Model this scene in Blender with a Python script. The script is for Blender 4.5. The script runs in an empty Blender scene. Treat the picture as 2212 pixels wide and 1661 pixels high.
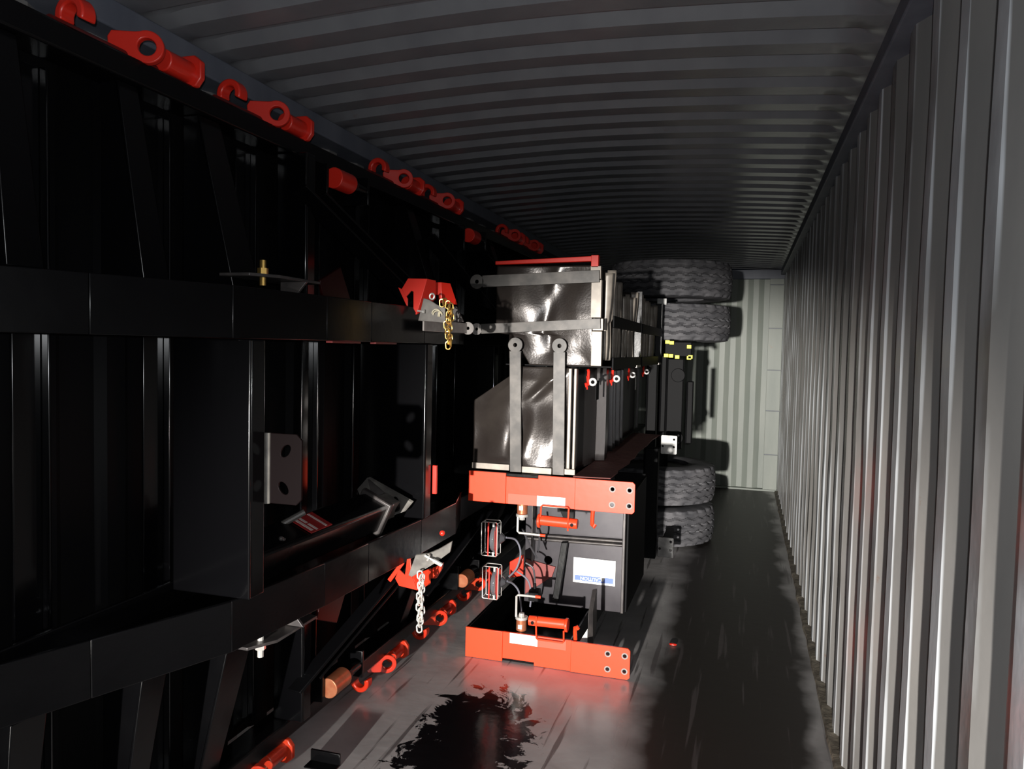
import bpy, bmesh, math, random
from mathutils import Vector, Matrix, noise
random.seed(7)
S = bpy.context.scene
COL = S.collection
R = math.radians

# ------------------------------------------------------------------ camera
YAW, PITCH, ROLL, CAMZ = R(16.86), R(2.75), R(1.25), 1.64
fwd = Vector((-math.sin(YAW)*math.cos(PITCH), math.cos(YAW)*math.cos(PITCH), -math.sin(PITCH)))
rt = Vector((math.cos(YAW), math.sin(YAW), 0)); up = rt.cross(fwd)
r2 = rt*math.cos(ROLL)+up*math.sin(ROLL); u2 = up*math.cos(ROLL)-rt*math.sin(ROLL)
cd = bpy.data.cameras.new('camera'); cam = bpy.data.objects.new('camera', cd); COL.objects.link(cam)
cam.matrix_world = Matrix(((r2.x, u2.x, -fwd.x, 0), (r2.y, u2.y, -fwd.y, 0), (r2.z, u2.z, -fwd.z, CAMZ), (0, 0, 0, 1)))
cd.sensor_fit = 'HORIZONTAL'; cd.sensor_width = 36.0; cd.lens = 36.0*1650/2212; cd.clip_start = 0.02
S.camera = cam
# ------------------------------------------------------------------ world, lamps, exposure
w = bpy.data.worlds.new('night'); S.world = w; w.use_nodes = True
w.node_tree.nodes['Background'].inputs[0].default_value = (0.5, 0.6, 0.8, 1)
w.node_tree.nodes['Background'].inputs[1].default_value = 0.004
S.view_settings.view_transform = 'Standard'; S.view_settings.look = 'None'
S.view_settings.exposure = 0.0; S.view_settings.gamma = 1.0; S.view_settings.use_curve_mapping = False


def lamp(name, kind, loc, energy, color, size, aim=None, cone=None, blend=0.5):
    d = bpy.data.lights.new(name, kind); o = bpy.data.objects.new(name, d); COL.objects.link(o)
    d.energy = energy; d.color = color; d.shadow_soft_size = size; o.location = loc
    if aim is not None:
        o.rotation_euler = (Vector(aim)-Vector(loc)).to_track_quat('-Z', 'Y').to_euler()
    if cone is not None:
        d.spot_size = R(cone); d.spot_blend = blend
    return o


# vehicle head lamp shining in through the open container doors, low and to the left of the lens
lamp('headlamp', 'SPOT', (-0.62, -8.0, 1.20), 14500, (1.0, 0.955, 0.90), 0.09, (-0.50, 3.85, 0.58), 17.0, 0.75)
# fill lamp added beside the lens to lift the near walls and ceiling
lamp('lens_fill', 'POINT', (0.03, -0.06, 1.67), 72, (0.95, 0.975, 1.0), 0.012)

# ------------------------------------------------------------------ materials
MATS = {}


def mat(name, base, rough=0.5, metal=0.0, spec=0.5, coat=0.0, var=None, vscale=8.0, bump=0.0, bscale=40.0, rvar=0.0, stretch=None):
    m = bpy.data.materials.new(name); m.use_nodes = True; nt = m.node_tree; b = nt.nodes['Principled BSDF']
    b.inputs['Base Color'].default_value = (*base, 1); b.inputs['Roughness'].default_value = rough
    b.inputs['Metallic'].default_value = metal; b.inputs['Specular IOR Level'].default_value = spec
    b.inputs['Coat Weight'].default_value = coat
    N = nt.nodes.new; L = nt.links.new
    tc = N('ShaderNodeTexCoord'); src = tc.outputs['Object']
    if stretch:
        mp = N('ShaderNodeMapping'); mp.inputs['Scale'].default_value = stretch; L(src, mp.inputs[0]); src = mp.outputs[0]
    if var is not None:
        n = N('ShaderNodeTexNoise'); n.inputs['Scale'].default_value = vscale; n.inputs['Detail'].default_value = 8; L(src, n.inputs[0])
        cr = N('ShaderNodeValToRGB'); cr.color_ramp.elements[0].position = 0.42; cr.color_ramp.elements[1].position = 0.72
        cr.color_ramp.elements[0].color = (*base, 1); cr.color_ramp.elements[1].color = (*var, 1)
        L(n.outputs[0], cr.inputs[0]); L(cr.outputs[0], b.inputs['Base Color'])
    if rvar:
        n = N('ShaderNodeTexNoise'); n.inputs['Scale'].default_value = vscale*1.7; n.inputs['Detail'].default_value = 6; L(src, n.inputs[0])
        mr = N('ShaderNodeMapRange'); mr.inputs[3].default_value = max(0.03, rough-rvar); mr.inputs[4].default_value = rough+rvar
        L(n.outputs[0], mr.inputs[0]); L(mr.outputs[0], b.inputs['Roughness'])
    if bump:
        n = N('ShaderNodeTexNoise'); n.inputs['Scale'].default_value = bscale; n.inputs['Detail'].default_value = 5; L(src, n.inputs[0])
        bp = N('ShaderNodeBump'); bp.inputs['Strength'].default_value = bump; bp.inputs['Distance'].default_value = 0.01
        L(n.outputs[0], bp.inputs['Height']); L(bp.outputs[0], b.inputs['Normal'])
    MATS[name] = m
    return m


BLACK = mat('black_paint', (0.0022, 0.0022, 0.0026), 0.24, spec=0.30, rvar=0.08, vscale=6, bump=0.05, bscale=30)
GLOSS = mat('black_gloss_paint', (0.0018, 0.0018, 0.0022), 0.15, spec=0.5)
BLACKD = mat('black_matt', (0.003, 0.003, 0.0035), 0.6, spec=0.12)
STEEL = mat('dark_steel', (0.05, 0.045, 0.045), 0.38, metal=0.3, var=(0.09, 0.08, 0.075), vscale=20)
GREYST = mat('grey_dusty_steel', (0.10, 0.092, 0.085), 0.5, metal=0.15, var=(0.20, 0.19, 0.17), vscale=14)
PALE = mat('pale_flat_bar', (0.22, 0.20, 0.19), 0.55, var=(0.30, 0.28, 0.26), vscale=25)
BEAM = mat('orange_red_paint', (0.82, 0.052, 0.014), 0.36, spec=0.4, coat=0.15, bump=0.03, bscale=25)
RED = mat('red_paint', (0.68, 0.024, 0.012), 0.36, spec=0.5, coat=0.2, bump=0.03, bscale=25)
REDO = mat('red_oxide_paint', (0.55, 0.028, 0.010), 0.28, coat=0.3, var=(0.50, 0.05, 0.015), vscale=5, rvar=0.08)
COPPER = mat('rusty_bush', (0.42, 0.13, 0.06), 0.35, metal=0.5, var=(0.5, 0.2, 0.1), vscale=30)
FILM = mat('glossy_black_sheet', (0.026, 0.021, 0.019), 0.24, metal=0.30, spec=0.55, var=(0.045, 0.038, 0.033), vscale=5, bump=0.06, bscale=90)
SHELL = mat('glossy_black_shell', (0.05, 0.045, 0.045), 0.36, metal=0.4, spec=0.8, coat=0.0, bump=0.03, bscale=40)
FLANGE = mat('bare_sheet_edge', (0.25, 0.22, 0.19), 0.4, metal=0.2, var=(0.36, 0.32, 0.27), vscale=18)
STRAPM = mat('strap_paint', (0.052, 0.049, 0.046), 0.42, metal=0.2, var=(0.12, 0.11, 0.10), vscale=12)
CARD = mat('red_brown_board', (0.11, 0.028, 0.024), 0.75, var=(0.15, 0.05, 0.04), vscale=9, bump=0.1)
WHITE = mat('white_label', (0.88, 0.88, 0.86), 0.5)
BLUE = mat('blue_print', (0.11, 0.18, 0.56), 0.5)
PGREY = mat('grey_print', (0.62, 0.62, 0.62), 0.5)
WPLATE = mat('white_plate', (0.62, 0.62, 0.60), 0.5, var=(0.35, 0.35, 0.34), vscale=30)
YELLOW = mat('yellow_nut', (0.72, 0.66, 0.06), 0.5)
GOLD = mat('gold_zinc', (0.75, 0.48, 0.14), 0.28, metal=0.9)
ZINC = mat('bright_zinc', (0.75, 0.74, 0.70), 0.30, metal=0.6)
RUBBER = mat('tyre_rubber', (0.060, 0.060, 0.066), 0.7, var=(0.13, 0.127, 0.135), vscale=7)
MAROON = mat('maroon_rod', (0.10, 0.008, 0.008), 0.4)
RUBD = mat('hose_rubber', (0.05, 0.05, 0.055), 0.35)
LENS = mat('lamp_glass', (0.10, 0.10, 0.11), 0.12, coat=0.6)
TAGR = mat('tag_red', (0.30, 0.02, 0.02), 0.4)
TAGW = mat('tag_print', (0.55, 0.45, 0.42), 0.5)
CLOTH = mat('dark_cloth', (0.02, 0.02, 0.025), 0.9)
SKIN = mat('skin', (0.40, 0.24, 0.17), 0.6)


def wallmat(name, a, b, rust, rough, spec=0.4):
    m = bpy.data.materials.new(name); m.use_nodes = True; nt = m.node_tree; P = nt.nodes['Principled BSDF']
    N = nt.nodes.new; L = nt.links.new
    tc = N('ShaderNodeTexCoord')
    mp = N('ShaderNodeMapping'); mp.inputs['Scale'].default_value = (3, 3, 0.5); L(tc.outputs['Object'], mp.inputs[0])
    n = N('ShaderNodeTexNoise'); n.inputs['Scale'].default_value = 2.2; n.inputs['Detail'].default_value = 9; L(mp.outputs[0], n.inputs[0])
    cr = N('ShaderNodeValToRGB'); e = cr.color_ramp.elements
    e[0].position = 0.3; e[0].color = (*a, 1); e[1].position = 0.7; e[1].color = (*b, 1)
    L(n.outputs[0], cr.inputs[0])
    n2 = N('ShaderNodeTexNoise'); n2.inputs['Scale'].default_value = 9; n2.inputs['Detail'].default_value = 10; n2.inputs['Roughness'].default_value = 0.7
    L(tc.outputs['Object'], n2.inputs[0])
    c2 = N('ShaderNodeValToRGB'); c2.color_ramp.elements[0].position = 0.66; c2.color_ramp.elements[1].position = 0.74
    L(n2.outputs[0], c2.inputs[0])
    mx = N('ShaderNodeMix'); mx.data_type = 'RGBA'; mx.inputs[7].default_value = (*rust, 1)
    L(c2.outputs[0], mx.inputs[0]); L(cr.outputs[0], mx.inputs[6]); L(mx.outputs[2], P.inputs['Base Color'])
    P.inputs['Roughness'].default_value = rough; P.inputs['Specular IOR Level'].default_value = spec
    n3 = N('ShaderNodeTexNoise'); n3.inputs['Scale'].default_value = 25; L(tc.outputs['Object'], n3.inputs[0])
    bp = N('ShaderNodeBump'); bp.inputs['Strength'].default_value = 0.08; bp.inputs['Distance'].default_value = 0.01
    L(n3.outputs[0], bp.inputs['Height']); L(bp.outputs[0], P.inputs['Normal'])
    return m


WALL = wallmat('wall_paint', (0.16, 0.157, 0.152), (0.215, 0.207, 0.196), (0.19, 0.13, 0.10), 0.26, 0.6)
# grazing reflections on the right wall's crests, painted in as a paler, patchy colour
def crest_sheen(src, name):
    m = src.copy(); m.name = name; nt = m.node_tree; N = nt.nodes.new; L = nt.links.new; P = nt.nodes['Principled BSDF']
    old = P.inputs['Base Color'].links[0].from_socket
    tc = N('ShaderNodeTexCoord'); sx = N('ShaderNodeSeparateXYZ'); L(tc.outputs['Object'], sx.inputs[0])
    mr = N('ShaderNodeMapRange'); mr.inputs[1].default_value = -0.0125; mr.inputs[2].default_value = -0.0155; L(sx.outputs['X'], mr.inputs[0])
    mp = N('ShaderNodeMapping'); mp.inputs['Scale'].default_value = (1.5, 1.5, 0.7); L(tc.outputs['Object'], mp.inputs[0])
    n = N('ShaderNodeTexNoise'); n.inputs['Scale'].default_value = 1.3; n.inputs['Detail'].default_value = 5; L(mp.outputs[0], n.inputs[0])
    cr = N('ShaderNodeValToRGB'); cr.color_ramp.elements[0].position = 0.40; cr.color_ramp.elements[1].position = 0.56; L(n.outputs[0], cr.inputs[0])
    mu = N('ShaderNodeMath'); mu.operation = 'MULTIPLY'; L(mr.outputs[0], mu.inputs[0]); L(cr.outputs[0], mu.inputs[1])
    mx = N('ShaderNodeMix'); mx.data_type = 'RGBA'; mx.inputs[7].default_value = (0.56, 0.585, 0.61, 1)
    L(mu.outputs[0], mx.inputs[0]); L(old, mx.inputs[6]); L(mx.outputs[2], P.inputs['Base Color'])
    return m


WALLR = crest_sheen(WALL, 'crest_sheen_wall_paint')
WALLB = wallmat('end_wall_paint', (0.175, 0.197, 0.175), (0.23, 0.248, 0.22), (0.25, 0.18, 0.12), 0.5)
ROOF = wallmat('roof_paint', (0.15, 0.152, 0.165), (0.19, 0.192, 0.202), (0.15, 0.11, 0.10), 0.30, 0.5)
RAILM = wallmat('roof_rail_paint', (0.10, 0.11, 0.14), (0.15, 0.16, 0.19), (0.08, 0.05, 0.04), 0.5)

# floor: dusty plywood with spilt oil and drag scratches
FLOOR = bpy.data.materials.new('plywood_floor'); FLOOR.use_nodes = True
nt = FLOOR.node_tree; P = nt.nodes['Principled BSDF']; N = nt.nodes.new; L = nt.links.new
tc = N('ShaderNodeTexCoord')
n1 = N('ShaderNodeTexNoise'); n1.inputs['Scale'].default_value = 3; n1.inputs['Detail'].default_value = 9; L(tc.outputs['Object'], n1.inputs[0])
c1 = N('ShaderNodeValToRGB'); c1.color_ramp.elements[0].position = 0.35; c1.color_ramp.elements[1].position = 0.7
c1.color_ramp.elements[0].color = (0.30, 0.288, 0.285, 1); c1.color_ramp.elements[1].color = (0.45, 0.435, 0.43, 1)
L(n1.outputs[0], c1.inputs[0])
# scratches dragged towards the doors
mp = N('ShaderNodeMapping'); mp.inputs['Rotation'].default_value = (0, 0, R(18)); mp.inputs['Scale'].default_value = (26, 1.1, 1); L(tc.outputs['Object'], mp.inputs[0])
n2 = N('ShaderNodeTexNoise'); n2.inputs['Scale'].default_value = 1.0; n2.inputs['Detail'].default_value = 4; L(mp.outputs[0], n2.inputs[0])
c2 = N('ShaderNodeValToRGB'); c2.color_ramp.elements[0].position = 0.60; c2.color_ramp.elements[1].position = 0.66; L(n2.outputs[0], c2.inputs[0])
mx1 = N('ShaderNodeMix'); mx1.data_type = 'RGBA'; mx1.inputs[7].default_value = (0.06, 0.05, 0.05, 1)
ms = N('ShaderNodeMath'); ms.operation = 'MULTIPLY'; ms.inputs[1].default_value = 0.75; L(c2.outputs[0], ms.inputs[0])
L(ms.outputs[0], mx1.inputs[0])
# cast shadow down the aisle painted into the colour, lit strip along the wall
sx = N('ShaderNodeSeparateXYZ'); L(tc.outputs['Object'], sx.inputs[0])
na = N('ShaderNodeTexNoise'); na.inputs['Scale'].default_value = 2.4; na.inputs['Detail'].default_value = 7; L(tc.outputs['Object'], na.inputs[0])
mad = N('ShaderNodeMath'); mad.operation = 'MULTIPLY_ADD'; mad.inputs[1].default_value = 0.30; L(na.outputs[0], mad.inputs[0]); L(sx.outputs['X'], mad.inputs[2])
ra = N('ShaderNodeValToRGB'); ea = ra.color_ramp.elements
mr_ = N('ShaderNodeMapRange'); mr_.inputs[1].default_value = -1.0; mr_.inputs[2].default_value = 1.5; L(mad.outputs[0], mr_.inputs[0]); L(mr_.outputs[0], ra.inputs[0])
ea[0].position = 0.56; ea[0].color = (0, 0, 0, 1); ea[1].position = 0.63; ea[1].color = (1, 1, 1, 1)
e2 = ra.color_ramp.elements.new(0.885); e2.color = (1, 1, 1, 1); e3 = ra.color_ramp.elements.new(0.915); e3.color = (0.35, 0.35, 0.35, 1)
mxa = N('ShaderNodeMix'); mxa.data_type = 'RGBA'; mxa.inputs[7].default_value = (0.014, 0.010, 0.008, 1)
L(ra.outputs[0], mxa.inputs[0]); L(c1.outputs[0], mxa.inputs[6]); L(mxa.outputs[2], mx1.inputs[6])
# oil spill: an elongated puddle with a ragged edge
mo = N('ShaderNodeMapping'); mo.vector_type = 'POINT'
mo.inputs['Location'].default_value = (0.0, 0.0, 0); L(tc.outputs['Object'], mo.inputs[0])
nw = N('ShaderNodeTexNoise'); nw.inputs['Scale'].default_value = 6.5; nw.inputs['Detail'].default_value = 8; nw.inputs['Roughness'].default_value = 0.7; nw.inputs['Distortion'].default_value = 1.2
L(tc.outputs['Object'], nw.inputs[0])
vd = N('ShaderNodeVectorMath'); vd.operation = 'SUBTRACT'; L(tc.outputs['Object'], vd.inputs[0])
vd.inputs[1].default_value = (-1.06+0.75, 2.93-3.7, 0.0)      # spill centre, floor origin at (-0.75, 3.7)
vm = N('ShaderNodeMapping'); vm.inputs['Rotation'].default_value = (0, 0, R(-14)); vm.inputs['Scale'].default_value = (1/0.30, 1/0.62, 0.0); L(vd.outputs[0], vm.inputs[0])
vl = N('ShaderNodeVectorMath'); vl.operation = 'LENGTH'; L(vm.outputs[0], vl.inputs[0])
ma = N('ShaderNodeMath'); ma.operation = 'MULTIPLY_ADD'; ma.inputs[1].default_value = -2.6; ma.inputs[2].default_value = 1.30; L(nw.outputs[0], ma.inputs[0])
mb_ = N('ShaderNodeMath'); mb_.operation = 'ADD'; L(vl.outputs['Value'], mb_.inputs[0]); L(ma.outputs[0], mb_.inputs[1])
c3 = N('ShaderNodeValToRGB'); c3.color_ramp.elements[0].position = 0.78; c3.color_ramp.elements[1].position = 0.84
c3.color_ramp.elements[0].color = (1, 1, 1, 1); c3.color_ramp.elements[1].color = (0, 0, 0, 1); L(mb_.outputs[0], c3.inputs[0])
mx2 = N('ShaderNodeMix'); mx2.data_type = 'RGBA'; mx2.inputs[7].default_value = (0.006, 0.005, 0.006, 1)
L(c3.outputs[0], mx2.inputs[0]); L(mx1.outputs[2], mx2.inputs[6]); L(mx2.outputs[2], P.inputs['Base Color'])
rr = N('ShaderNodeMapRange'); rr.inputs[3].default_value = 0.24; rr.inputs[4].default_value = 0.14; L(c3.outputs[0], rr.inputs[0]); 
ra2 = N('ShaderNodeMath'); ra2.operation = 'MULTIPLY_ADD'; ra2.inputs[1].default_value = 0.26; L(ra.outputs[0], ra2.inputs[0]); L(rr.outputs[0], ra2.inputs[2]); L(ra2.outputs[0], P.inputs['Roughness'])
nb = N('ShaderNodeTexNoise'); nb.inputs['Scale'].default_value = 14; nb.inputs['Detail'].default_value = 7; L(tc.outputs['Object'], nb.inputs[0])
bp = N('ShaderNodeBump'); bp.inputs['Strength'].default_value = 0.12; bp.inputs['Distance'].default_value = 0.01
L(nb.outputs[0], bp.inputs['Height']); L(bp.outputs[0], P.inputs['Normal'])


# ------------------------------------------------------------------ mesh helpers
def V(*a):
    return Vector(a[0]) if len(a) == 1 else Vector(a)


ORG = {}


class MB:
    def __init__(s):
        s.bm = bmesh.new()

    def verts(s, pts):
        return [s.bm.verts.new(Vector(p)) for p in pts]

    def face(s, vs):
        try:
            return s.bm.faces.new(vs)
        except ValueError:
            return None

    def hexa(s, p):
        v = s.verts(p)
        for q in ((0, 3, 2, 1), (4, 5, 6, 7), (0, 1, 5, 4), (1, 2, 6, 5), (2, 3, 7, 6), (3, 0, 4, 7)):
            s.face([v[i] for i in q])
        return s

    def box(s, x0, x1, y0, y1, z0, z1):
        return s.hexa([(x0, y0, z0), (x1, y0, z0), (x1, y1, z0), (x0, y1, z0), (x0, y0, z1), (x1, y0, z1), (x1, y1, z1), (x0, y1, z1)])

    def bar(s, p0, p1, w, h, upv=(0, 0, 1)):
        p0, p1, u = V(p0), V(p1), V(upv); d = (p1-p0).normalized(); a = d.cross(u).normalized()*w/2; b = a.cross(d).normalized()*h/2
        return s.hexa([p0-a-b, p0+a-b, p1+a-b, p1-a-b, p0-a+b, p0+a+b, p1+a+b, p1-a+b])

    def cyl(s, p0, p1, r, r1=None, seg=20, cap=True):
        p0, p1 = V(p0), V(p1); r1 = r if r1 is None else r1; d = (p1-p0).normalized()
        a = d.orthogonal().normalized(); b = d.cross(a)
        A = s.verts([p0+(a*math.cos(t)+b*math.sin(t))*r for t in (2*math.pi*i/seg for i in range(seg))])
        B = s.verts([p1+(a*math.cos(t)+b*math.sin(t))*r1 for t in (2*math.pi*i/seg for i in range(seg))])
        for i in range(seg):
            j = (i+1) % seg; s.face([A[i], A[j], B[j], B[i]])
        if cap:
            s.face(A[::-1]); s.face(B)
        return s

    def tube(s, pts, r, seg=8, closed=False):
        pts = [V(p) for p in pts]; n = len(pts); rings = []; a = None
        for i, p in enumerate(pts):
            q0 = pts[(i-1) % n] if closed or i > 0 else p; q1 = pts[(i+1) % n] if closed or i < n-1 else p
            d = (q1-q0).normalized()
            a = (a-d*a.dot(d)).normalized() if a is not None and (a-d*a.dot(d)).length > 1e-4 else d.orthogonal().normalized()
            b = d.cross(a)
            rings.append(s.verts([p+(a*math.cos(t)+b*math.sin(t))*r for t in (2*math.pi*k/seg for k in range(seg))]))
        for i in range(n if closed else n-1):
            A, B = rings[i], rings[(i+1) % n]; sh = 0
            if closed and i == n-1:
                sh = min(range(seg), key=lambda k: (A[0].co-B[k].co).length)
            for k in range(seg):
                s.face([A[k], A[(k+1) % seg], B[(k+1+sh) % seg], B[(k+sh) % seg]])
        if not closed:
            s.face(rings[0][::-1]); s.face(rings[-1])
        return s

    def prism(s, pts, vec):
        vec = V(vec); A = s.verts(pts); B = s.verts([V(p)+vec for p in pts]); n = len(pts)
        s.face(A[::-1]); s.face(B)
        for i in range(n):
            j = (i+1) % n; s.face([A[i], A[j], B[j], B[i]])
        return s

    def plate(s, outer, holes, fn, vec):
        """flat plate with real holes: 2D outlines mapped to 3D by fn, thickness vec"""
        vec = V(vec); bm = bmesh.new(); loops = []
        for lp in [outer]+holes:
            vs = [bm.verts.new((x, y, 0)) for x, y in lp]
            es = [bm.edges.new((vs[i], vs[(i+1) % len(vs)])) for i in range(len(vs))]
            loops.append(vs)
        bmesh.ops.triangle_fill(bm, use_beauty=True, use_dissolve=False, edges=bm.edges[:])
        idx = {}
        for v in bm.verts:
            p = V(fn(v.co.x, v.co.y)); idx[v] = (s.bm.verts.new(p), s.bm.verts.new(p+vec))
        for f in bm.faces:
            s.face([idx[v][0] for v in f.verts]); s.face([idx[v][1] for v in reversed(f.verts)])
        for vs in loops:
            for i in range(len(vs)):
                a, b = idx[vs[i]], idx[vs[(i+1) % len(vs)]]; s.face([a[0], b[0], b[1], a[1]])
        bm.free()
        return s

    def grid(s, fn, nu, nv):
        G = [[s.bm.verts.new(V(fn(i/nu, j/nv))) for j in range(nv+1)] for i in range(nu+1)]
        for i in range(nu):
            for j in range(nv):
                s.face([G[i][j], G[i+1][j], G[i+1][j+1], G[i][j+1]])
        return s

    def sphere(s, c, r, sc=(1, 1, 1)):
        bmesh.ops.create_uvsphere(s.bm, u_segments=16, v_segments=10, radius=r, matrix=Matrix.Translation(V(c)) @ Matrix.Diagonal((*sc, 1)))
        return s

    def build(s, name, m, parent=None, bevel=0.0, smooth=True, solid=0.0, origin=None):
        bmesh.ops.recalc_face_normals(s.bm, faces=s.bm.faces[:])
        o0 = ORG[parent.name] if parent is not None else (V(origin) if origin is not None else None)
        if o0 is None:
            xs = [v.co for v in s.bm.verts]
            o0 = V((min(c.x for c in xs)+max(c.x for c in xs))/2, (min(c.y for c in xs)+max(c.y for c in xs))/2, min(c.z for c in xs))
        for v in s.bm.verts:
            v.co -= o0
        me = bpy.data.meshes.new(name); s.bm.to_mesh(me); s.bm.free(); me.materials.append(m)
        o = bpy.data.objects.new(name, me); COL.objects.link(o); ORG[o.name] = o0
        if parent is not None:
            o.parent = parent
        else:
            o.location = o0
        if smooth:
            for p in me.polygons:
                p.use_smooth = True
            me.set_sharp_from_angle(angle=R(32))
        if solid:
            md = o.modifiers.new('solid', 'SOLIDIFY'); md.thickness = solid; md.offset = 0
        if bevel:
            md = o.modifiers.new('bevel', 'BEVEL'); md.width = bevel; md.segments = 2; md.limit_method = 'ANGLE'; md.angle_limit = R(40)
            md.harden_normals = False
        return o


def thing(name, label, cat, loc, group=None):
    o = bpy.data.objects.new(name, None); COL.objects.link(o); o.location = loc; o.empty_display_size = 0.1
    o['label'] = label; o['category'] = cat; ORG[o.name] = V(loc)
    if group:
        o['group'] = group
    return o


def tag(o, label, cat, group=None):
    o['label'] = label; o['category'] = cat
    if group:
        o['group'] = group
    return o


def struct(o):
    o['kind'] = 'structure'
    return o


def circ(cx, cy, r, n=16, a0=0.0, a1=360.0):
    full = abs(a1-a0) >= 359.9
    k = n if full else n+1
    return [(cx+r*math.cos(R(a0+(a1-a0)*i/n)), cy+r*math.sin(R(a0+(a1-a0)*i/n))) for i in range(k)]


# ------------------------------------------------------------------ the container
Z0 = -0.025                      # floor level
XR, XL, YB, YF, ZW = 0.43, -1.92, 9.72, -2.3, 2.58


def corrugated(name, length, height, fn, m, pitch=0.278, depth=0.036, flat=0.25, nz=30, dent=0.006, seed=0.0):
    """trapezoid corrugation; fn(s along, d depth, z) -> world"""
    b = MB(); n = int(math.ceil(length/pitch)); st = []
    for i in range(n):
        s0 = i*pitch
        st += [(s0, 0.0), (s0+pitch*flat, 0.0), (s0+pitch*0.5, depth), (s0+pitch*(0.5+flat), depth)]
    st = [p for p in st if p[0] <= length]+[(length, 0.0)]
    G = []
    for (sv, d) in st:
        row = []
        for k in range(nz+1):
            z = Z0+(height-Z0)*k/nz
            q = noise.noise(V(sv*1.3+seed, z*1.5, seed)); q2 = noise.noise(V(sv*3.1+seed, z*4.0, seed+5))
            row.append(b.bm.verts.new(fn(sv+dent*0.9*q2, d+dent*q+0.4*dent*q2, z)))
        G.append(row)
    for i in range(len(G)-1):
        for k in range(nz):
            b.face([G[i][k], G[i+1][k], G[i+1][k+1], G[i][k+1]])
    o = b.build(name, m, smooth=True)
    o.data.set_sharp_from_angle(angle=R(25))
    return struct(o)


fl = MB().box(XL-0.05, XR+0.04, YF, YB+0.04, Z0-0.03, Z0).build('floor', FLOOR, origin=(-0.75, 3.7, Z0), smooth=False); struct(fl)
corrugated('wall_right', YB-YF, ZW, lambda s, d, z: (XR+d, YF+s, z), WALLR, seed=1.0, dent=0.006)
corrugated('wall_left', YB-YF, ZW, lambda s, d, z: (XL-d, YF+s, z), WALL, seed=4.0)
corrugated('wall_back', XR-XL, ZW, lambda s, d, z: (XL+s, YB+d, z), WALLB, pitch=0.25, depth=0.03, seed=9.0, dent=0.004)
# roof sheet: shallow cross ribs that die out before the side rails, slight camber
b = MB(); G = []; pr = 0.209; ys = []
y = YF
while y < YB:
    ys += [(y, 0.0), (y+0.080, 0.0), (y+0.112, 1.0), (y+0.165, 1.0), (y+0.197, 0.0)]
    y += pr
NX = 36
for (yy, d) in ys:
    row = []
    for i in range(NX+1):
        t = i/NX; x = XL+(XR-XL)*t; e = min(1.0, max(0.0, min(x-XL-0.08, XR-x-0.06)/0.07)); e = e*e*(3-2*e)
        z = 2.635+0.05*math.sin(math.pi*t)+0.034*d*e+0.006*noise.noise(V(x*1.5, yy*1.1, 3.0))
        row.append(b.bm.verts.new((x, yy, z)))
    G.append(row)
for i in range(len(G)-1):
    for k in range(NX):
        b.face([G[i][k], G[i+1][k], G[i+1][k+1], G[i][k+1]])
struct(b.build('ceiling', ROOF))
struct(MB().box(XR-0.045, XR+0.045, YF, YB, 2.575, 2.645).build('trim_1', RAILM, bevel=0.006))
struct(MB().box(XL-0.045, XL+0.10, YF, YB, 2.56, 2.645).build('trim_2', RAILM, bevel=0.006))
# corner posts: a column of pressed sections with thin seams between them
for n_, xa, xb in (('trim_3', XR-0.165, XR-0.005), ('trim_4', XL+0.005, XL+0.16)):
    core = struct(MB().box(xa+0.004, xb-0.004, YB-0.030, YB+0.03, Z0, ZW).build(n_, RAILM))
    zz = [Z0, 0.42, 0.95, 1.44, 1.94, 2.46, ZW]
    for k in range(6):
        MB().box(xa, xb, YB-0.045, YB-0.028, zz[k]+0.004, zz[k+1]-0.004).build('post_section', WALLB, core, bevel=0.003)
struct(MB().box(XL, XR, YB-0.06, YB+0.03, Z0, Z0+0.022).build('trim_5', WALLB, bevel=0.004))
struct(MB().box(XL, XR, YB-0.05, YB+0.03, 2.53, 2.64).build('trim_6', RAILM, bevel=0.004))
# ragged floor edge strip beside the right wall
b = MB()
pts = []
n = 160
for i in range(n+1):
    yy = YF+(YB-YF)*i/n
    pts.append((XR-0.030+0.012*noise.noise(V(yy*5, 0, 2)), yy))
for i in range(n):
    (x0, y0), (x1, y1) = pts[i], pts[i+1]
    b.hexa([(x0, y0, Z0), (XR+0.03, y0, Z0), (XR+0.03, y1, Z0), (x1, y1, Z0), (x0+0.006, y0, Z0+0.014), (XR+0.03, y0, Z0+0.02), (XR+0.03, y1, Z0+0.02), (x1+0.006, y1, Z0+0.014)])
struct(b.build('baseboard_right', mat('rusty_edge', (0.10, 0.085, 0.065), 0.7, var=(0.24, 0.21, 0.16), vscale=18, bump=0.3)))

# ------------------------------------------------------------------ chassis lying on its side along the left wall
CZ = 1.26
CH = thing('skeletal_chassis', 'long black skeletal trailer chassis on its side along the left wall', 'chassis', (-1.55, 3.4, Z0))
front = [(-1.70, 0.3), (-1.70, 1.20), (-1.575, 1.53), (-1.43, 1.90), (-1.385, 2.35), (-1.37, 2.65), (-1.345, 3.10), (-1.335, 3.50), (-1.41, 3.76), (-1.41, 8.6)]
def flange_prism(b, line, t, z0, z1):
    for (x0, y0), (x1, y1) in zip(line[:-1], line[1:]):
        b.hexa([(x0-t, y0, z0), (x0, y0, z0), (x1, y1, z0), (x1-t, y1, z0), (x0-t, y0, z1), (x0, y0, z1), (x1, y1, z1), (x1-t, y1, z1)])
    return b


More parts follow.
